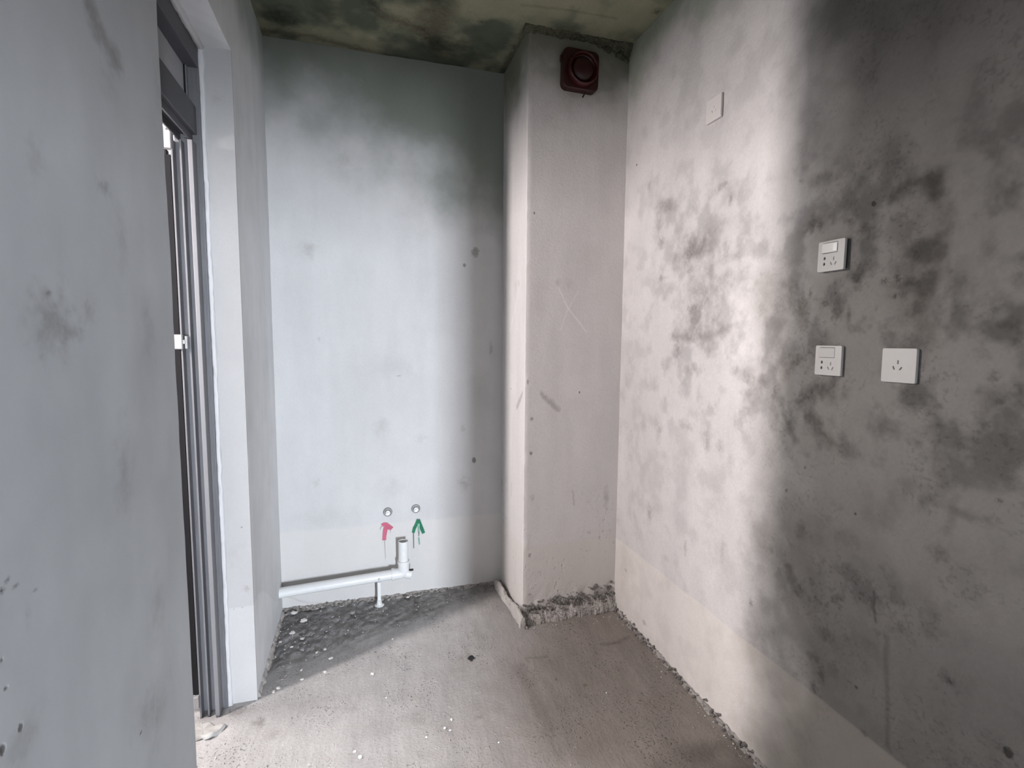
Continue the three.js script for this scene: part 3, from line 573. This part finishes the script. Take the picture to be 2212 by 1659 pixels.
// white sockets; the face looks along local +z
function rounded(w, h, r, cx = 0, cy = 0, P = THREE.Shape) {
  const s = new P(), a = w / 2, b = h / 2;
  s.moveTo(cx - a + r, cy - b); s.lineTo(cx + a - r, cy - b); s.quadraticCurveTo(cx + a, cy - b, cx + a, cy - b + r); s.lineTo(cx + a, cy + b - r);
  s.quadraticCurveTo(cx + a, cy + b, cx + a - r, cy + b); s.lineTo(cx - a + r, cy + b); s.quadraticCurveTo(cx - a, cy + b, cx - a, cy + b - r); s.lineTo(cx - a, cy - b + r); s.quadraticCurveTo(cx - a, cy - b, cx - a + r, cy - b);
  return s;
}
function slit(cx, cy, len, wid, turn) {
  const p = new THREE.Path(), c = Math.cos(turn), s = Math.sin(turn), q = [[-wid, -len], [wid, -len], [wid, len], [-wid, len]].map(([x, y]) => [cx + (x * c - y * s) / 2, cy + (x * s + y * c) / 2]);
  p.moveTo(...q[0]); for (const k of [1, 2, 3]) p.lineTo(...q[k]); p.closePath(); return p;
}
function socket(label, at, { round, slits, rocker, glint, proud = 0.003, tilt = 0, open }) {
  const t = thing('power_socket', label, 'socket', at, 'white power sockets on the stained wall');
  t.rotation.set(0, -Math.PI / 2, tilt, 'YXZ');
  const face = rounded(0.086, 0.086, 0.005);
  for (const [x, y] of round || []) { const p = new THREE.Path(); p.absellipse(x, y, 0.003, 0.0042, 0, Math.PI * 2, true, 0); face.holes.push(p); }
  for (const [x, y, turn] of slits) face.holes.push(slit(x, y, 0.0085, 0.0026, turn));
  if (rocker) face.holes.push(rounded(0.05, 0.029, 0.002, rocker[0], rocker[1], THREE.Path));
  part(t, 'faceplate', new THREE.ExtrudeGeometry(face, { depth: 0.006, bevelEnabled: true, bevelThickness: 0.0014, bevelSize: 0.0014, bevelOffset: -0.0014, bevelSegments: 3, curveSegments: 10 }).translate(0, 0, proud), M.plastic);
  part(t, 'back_box', new RoundedBoxGeometry(0.078, 0.078, proud + 0.004, 2, 0.001).translate(0, 0, proud / 2 - 0.001), M.slot);
  for (const [x, y] of round || []) part(t, 'pin_hole', new THREE.CylinderGeometry(0.0044, 0.0044, 0.002, 14).rotateX(Math.PI / 2).translate(x, y, proud + 0.0025), M.dark, 'black pin hole');
  for (const [x, y, turn] of slits) part(t, 'slot_shutter', new THREE.BoxGeometry(0.0032, 0.0095, 0.002).rotateZ(turn).translate(x, y, proud + (open ? 0.002 : 0.0045)), open ? M.dark : M.shutter);
  if (rocker) {
    const r = part(t, 'rocker_switch', new RoundedBoxGeometry(0.0485, 0.0275, 0.007, 3, 0.0012).rotateY(0.1).translate(rocker[0], rocker[1], proud + 0.0062), M.rocker);
    if (glint) part(r, 'painted_glint', new RoundedBoxGeometry(0.0125, 0.0205, 0.0012, 2, 0.0005).rotateY(0.06).translate(rocker[0] + 0.0185 - 0.001, rocker[1], proud + 0.0088), M.glint, 'painted white strip at the end of the rocker');  // window reflection on the rocker, built as a white patch
  }
  return t;
}
const FIVE = { round: [[-0.02, -0.0055], [-0.0205, -0.0215]], slits: [[0.01, -0.009, 0], [0.0025, -0.022, 0.5], [0.0165, -0.0225, -0.5]] };
const THREE_PIN = [[-0.0015, 0.008, 0], [-0.0115, -0.0065, 0.42], [0.006, -0.0075, -0.62]];
socket('square white socket with three black slits and no switch, on the dark wall', [XR, 1.4017, 0.9533], { slits: THREE_PIN, open: true, tilt: 0.012 });
socket('lower of the two switched white sockets, its plain rocker above five pin holes', [XR, 1.4045, 1.156], { ...FIVE, rocker: [-0.004, 0.0225], tilt: 0.008 });
socket('upper of the two switched white sockets, with a painted white strip on its rocker', [XR, 1.702, 1.1642], { ...FIVE, rocker: [-0.004, 0.0225], glint: true, proud: 0.008 });
socket('highest white socket, alone on the brightly lit part of the wall', [XR, 2.3251, 1.7192], { slits: [[0.004, 0.006, 0], [-0.007, -0.0075, 0.42], [0.012, -0.0085, -0.5]] });

// waste pipe and its stand
{
  const r = 0.0265, a = new THREE.Vector3(-0.45, 0.142, -2.745), b = new THREE.Vector3(0.198, 0.167, -2.757), top = 0.348;
  const t = thing('waste_pipe', 'white plastic drain pipe running along the wall foot and turning up', 'pipe');
  const tube = (p, q, rad, hollow) => {
    const l = p.distanceTo(q), w = 0.0025;
    const g = hollow ? new THREE.LatheGeometry([[rad - w, 0], [rad, 0], [rad, l - 0.0006], [rad - 0.0006, l], [rad - w, l], [rad - w, 0]].map(([x, y]) => new THREE.Vector2(x, y)), 36) : new THREE.CylinderGeometry(rad, rad, l, 36, 1).translate(0, l / 2, 0);
    return g.applyQuaternion(new THREE.Quaternion().setFromUnitVectors(new THREE.Vector3(0, 1, 0), q.clone().sub(p).normalize())).translate(p.x, p.y, p.z);
  };
  part(t, 'horizontal_run', tube(a, b, r), M.pipe);
  const up = new THREE.Vector3(b.x, 0.155, b.z);
  part(t, 'upright_stub', tube(up, new THREE.Vector3(b.x, top, b.z), r, true), M.pipe);
  const c = new THREE.CatmullRomCurve3([new THREE.Vector3(b.x - 0.055, b.y - 0.002, b.z), new THREE.Vector3(b.x - 0.02, b.y - 0.001, b.z), new THREE.Vector3(b.x - 0.003, b.y + 0.006, b.z), new THREE.Vector3(b.x + 0.001, b.y + 0.025, b.z), new THREE.Vector3(b.x, b.y + 0.065, b.z)]);
  const el = part(t, 'elbow', new THREE.TubeGeometry(c, 24, 0.0305, 32), M.pipe);
  part(el, 'elbow_collar', tube(new THREE.Vector3(b.x - 0.064, b.y - 0.0025, b.z), new THREE.Vector3(b.x - 0.05, b.y - 0.002, b.z), 0.0325), M.pipe);
  part(el, 'elbow_collar', tube(new THREE.Vector3(b.x, b.y + 0.056, b.z), new THREE.Vector3(b.x, b.y + 0.07, b.z), 0.0325), M.pipe);
  part(el, 'cleaning_plug', tube(new THREE.Vector3(b.x + 0.012, b.y - 0.006, b.z), new THREE.Vector3(b.x + 0.042, b.y - 0.012, b.z + 0.004), 0.026), M.pipe);
  part(el, 'plug_clip', box(b.x + 0.03, b.x + 0.052, b.y + 0.015, b.y + 0.021, 2.735, 2.75, 0.001), M.slot, 'small dark clip');
}
{
  const t = thing('pipe_stand', 'thin white post with a round foot holding up the drain pipe', 'stand', [0.0665, 0, 2.762]);
  const lathe = (pts) => new THREE.LatheGeometry(pts.map(([x, y]) => new THREE.Vector2(x, y)), 28);
  part(t, 'post', new RoundedBoxGeometry(0.019, 0.128, 0.012, 3, 0.003).translate(0, 0.069, 0.008), M.pipe);
  part(t, 'foot', lathe([[0.0005, 0], [0.025, 0], [0.026, 0.003], [0.022, 0.006], [0.014, 0.009], [0.0125, 0.03], [0.0005, 0.03]]).translate(0, 0.001, 0.012), M.pipe);
  const arc = new THREE.TorusGeometry(0.0295, 0.003, 8, 26, Math.PI * 1.1).rotateZ(Math.PI * 0.95).rotateY(Math.PI / 2).translate(0, 0.162, 0.006);
  const clip = part(t, 'clip', arc, M.pipe);
  part(clip, 'clip_screw', new THREE.CylinderGeometry(0.005, 0.005, 0.006, 12).rotateX(Math.PI / 2).translate(0.0, 0.162, 0.034), M.steel);
}
// capped water outlets over the arrows
function outlet(label, x, y, turn) {
  const t = thing('water_outlet', label, 'water outlet', [x, y, DB - 0.001], 'capped water outlets in the wall');
  const lathe = (pts) => new THREE.LatheGeometry(pts.map(([r, h]) => new THREE.Vector2(r, h)), 32).rotateX(Math.PI / 2);
  part(t, 'socket_ring', lathe([[0.0125, 0.001], [0.0125, 0.004], [0.019, 0.006], [0.0235, 0.004], [0.025, -0.002], [0.0125, -0.002]]), M.steel);
  const p = part(t, 'plug', lathe([[0.0125, 0], [0.0125, 0.018], [0.0115, 0.021], [0.0005, 0.0215]]), M.white);
  part(p, 'plug_head', new THREE.CylinderGeometry(0.0075, 0.0085, 0.01, 6).rotateX(Math.PI / 2).rotateZ(turn).translate(0, 0, 0.026), M.white);
}
outlet('white capped water outlet in the wall just above the red arrow', 0.121, 0.4935, 0.2);
outlet('white capped water outlet in the wall just above the green arrow', 0.2745, 0.499, 0.5);
// brush marks on the wall behind the pipe: flat paint, part of that wall
{
  const wall = scene.getObjectByName('wall_back');
  let lift = 0.0006;
  const stroke = (pts, w0, w1) => {
    lift += 0.0003;
    const L = [], R = [];
    pts.forEach((p, i) => { const a = pts[Math.max(0, i - 1)], b = pts[Math.min(pts.length - 1, i + 1)], l = Math.hypot(b[0] - a[0], b[1] - a[1]), w = mix(w0, w1, i / (pts.length - 1)) / 2 * (0.9 + 0.2 * hash(i, 9, 4)); L.push([p[0] - (b[1] - a[1]) / l * w, p[1] + (b[0] - a[0]) / l * w]); R.unshift([p[0] + (b[1] - a[1]) / l * w, p[1] - (b[0] - a[0]) / l * w]); });
    const s = new THREE.Shape(); [...L, ...R].forEach(([x, y], i) => (i ? s.lineTo(x, y) : s.moveTo(x, y))); s.closePath();
    return new THREE.ExtrudeGeometry(s, { depth: 0.002, bevelEnabled: false }).translate(0, 0, -DB + lift);
  };
  const red = part(wall, 'red_arrow', mergeGeometries([stroke([[0.1, 0.335], [0.1015, 0.36], [0.106, 0.39], [0.111, 0.412]], 0.021, 0.023), stroke([[0.089, 0.42], [0.1, 0.427], [0.113, 0.424], [0.126, 0.412], [0.142, 0.396]], 0.018, 0.022), stroke([[0.108, 0.424], [0.116, 0.405], [0.128, 0.395]], 0.018, 0.008)]), M.pink, 'hand-painted red arrow pointing up');
  part(red, 'paint_run', mergeGeometries([stroke([[0.1015, 0.337], [0.1035, 0.29], [0.105, 0.23]], 0.0028, 0.0016), stroke([[0.088, 0.418], [0.081, 0.405], [0.079, 0.397]], 0.003, 0.002), stroke([[0.133, 0.392], [0.134, 0.374]], 0.0026, 0.0016)]), M.dripPink, 'thin runs of paint');
  const green = part(wall, 'green_arrow', mergeGeometries([stroke([[0.2885, 0.437], [0.276, 0.407], [0.2655, 0.387], [0.259, 0.362]], 0.018, 0.015), stroke([[0.2875, 0.436], [0.299, 0.405], [0.307, 0.38], [0.3165, 0.353]], 0.018, 0.018)]), M.green, 'hand-painted green arrow pointing up');
  part(green, 'arrow_shaft', mergeGeometries([stroke([[0.289, 0.412], [0.2895, 0.385], [0.2895, 0.362]], 0.012, 0.008), stroke([[0.2895, 0.33], [0.2915, 0.31], [0.293, 0.29]], 0.008, 0.006)]), M.greenPale, 'thin pale shaft');
  part(green, 'paint_run', mergeGeometries([stroke([[0.2595, 0.363], [0.2605, 0.32], [0.261, 0.272]], 0.0052, 0.0036), stroke([[0.2895, 0.365], [0.29, 0.352], [0.29, 0.338]], 0.006, 0.003)]), M.drip, 'dark runs of paint');
}
// crumbs and chips on the floor
const LUMPS = [1, 2, 3, 4, 5].map((s) => lump(s));
const floorAt = (x, d) => alcove(x, d) * 0.004;
function crumbs(name, spots, mats, label, category, group) {
  spots.forEach(([x, d, r, own], i) => {
    const o = solo(name, LUMPS[i % 5], mats[i % mats.length], own || label, category, group);
    o.position.copy(V(x, floorAt(x, d) + r * 0.3, d)); o.scale.set(r * 1.25, r, r); o.rotation.y = i * 2.4;
  });
}
solo('rubble_lump', lump(8, 0.6, 2), M.chip, 'largest pale rubble lump on the rough floor, close to the wall below the pipe', 'rubble').position.copy(V(-0.31, 0.009, 2.69));
scene.getObjectByName('rubble_lump').scale.set(0.019, 0.016, 0.015);
crumbs('mortar_crumb', [[-0.352, 2.589, 0.0117], [-0.301, 2.527, 0.0092], [-0.194, 2.524, 0.0057], [-0.398, 2.526, 0.0069], [-0.342, 2.469, 0.0067], [-0.291, 2.433, 0.0088], [-0.191, 2.412, 0.0076],
  [-0.226, 2.397, 0.0065], [-0.074, 2.703, 0.0122, 'pale mortar crumb closest to the foot of the pipe stand'], [-0.369, 2.78, 0.0153, 'large pale mortar crumb in the corner under the wall end of the drain pipe'], [0.117, 2.414, 0.0055, 'farther of two tiny crumbs on the shaded floor in front of the pipe stand'], [0.101, 2.346, 0.0043, 'closer of two tiny crumbs on the shaded floor in front of the pipe stand'], [-0.162, 2.336, 0.0085], [0.221, 2.79, 0.0076, 'small pale mortar crumb at the wall foot below the green arrow'], [-0.359, 2.331, 0.0063], [-0.28, 2.286, 0.0062],
  [-0.271, 2.22, 0.006], [-0.353, 2.243, 0.0051], [-0.359, 2.188, 0.0079], [-0.374, 2.169, 0.0079], [-0.341, 2.264, 0.0062], [-0.18, 2.245, 0.0061], [0.018, 2.176, 0.0079, 'small pale mortar crumb alone on the soft shadow edge across the floor']], [M.chip, M.chip, M.chipGrey],
  'small pale mortar crumb scattered on the rough dark floor of the alcove', 'crumb', 'mortar crumbs on the alcove floor');
crumbs('paint_chip', [[-0.05, 1.762, 0.0048, 'one of two tiny white chips side by side on the lit floor nearest the camera'], [-0.031, 1.732, 0.0063, 'one of two tiny white chips side by side on the lit floor nearest the camera'], [0.304, 1.819, 0.0049, 'one of three tiny white chips in a cluster on the lit floor'], [0.273, 1.784, 0.0048, 'one of three tiny white chips in a cluster on the lit floor'], [0.29, 1.768, 0.004, 'one of three tiny white chips in a cluster on the lit floor'], [0.201, 1.758, 0.004, 'single tiny white chip just beside the cluster of three white chips'],
  [0.069, 2.008, 0.0036, 'single tiny white chip on the lit floor between shadow edge and chip cluster'], [0.945, 1.792, 0.0032, 'single tiny white chip on the brown floor before the socket wall'], [0.45, 1.663, 0.003, 'single tiny white chip midway across the bottom of the floor in view']], [M.chipWhite],
  'tiny white chip lying on the smooth lit floor', 'chip', 'white chips on the smooth floor');
crumbs('dark_pebble', [[0.454, 2.167, 0.012]], [M.dark], 'small black pebble alone on the smooth floor before the pillar', 'pebble');
solo('plaster_scrap', shake(new THREE.CylinderGeometry(0.055, 0.065, 0.014, 26, 3).scale(1, 1, 0.62), 0.012, 30, 5, 0.004), finish(0.40, 0.39, 0.375, 0.95, 0.2, 41), 'flat pale plaster scrap on the floor at the door frame foot', 'plaster').position.copy(V(-0.585, 0.007, 2.0));
{
  const parts = [], R = rng(99), base = [11, 12, 13].map((s) => lump(s, 0.7, 0));
  for (let i = 0; i < 420; i++) {
    const x = -0.42 + 0.95 * R() ** 1.7, d = 2.16 + 0.64 * R(), r = 0.0015 + 0.0045 * R() ** 3;
    if (alcove(x, d) < 0.4) continue;
    parts.push(base[i % 3].clone().rotateY(R() * 6).scale(r, r, r).translate(x, floorAt(x, d) + r * 0.3, -d));
  }
  for (let i = 0; i < 160; i++) {   // grit at the foot of the socket wall and of the pillar
    const s = R(), r = 0.0012 + 0.004 * R() ** 3, x = s < 0.6 ? XR - 0.03 - 0.05 * R() ** 2 : 0.78 + 0.5 * R(), d = s < 0.6 ? 1.2 + 1.1 * R() : 2.32 - 0.05 * R() ** 2;
    parts.push(base[i % 3].clone().rotateY(R() * 6).scale(r, r, r).translate(x, r * 0.3, -d));
  }
  solo('gravel', mergeGeometries(parts), finish(0.45, 0.44, 0.42, 0.95, 0.2, 42), 'fine grey grit strewn over the rough floor and wall feet', 'grit', null, 'stuff');
}
scene.traverse((o) => { if (o.isMesh) { o.castShadow = true; o.receiveShadow = true; } });
renderer.render(scene, camera);
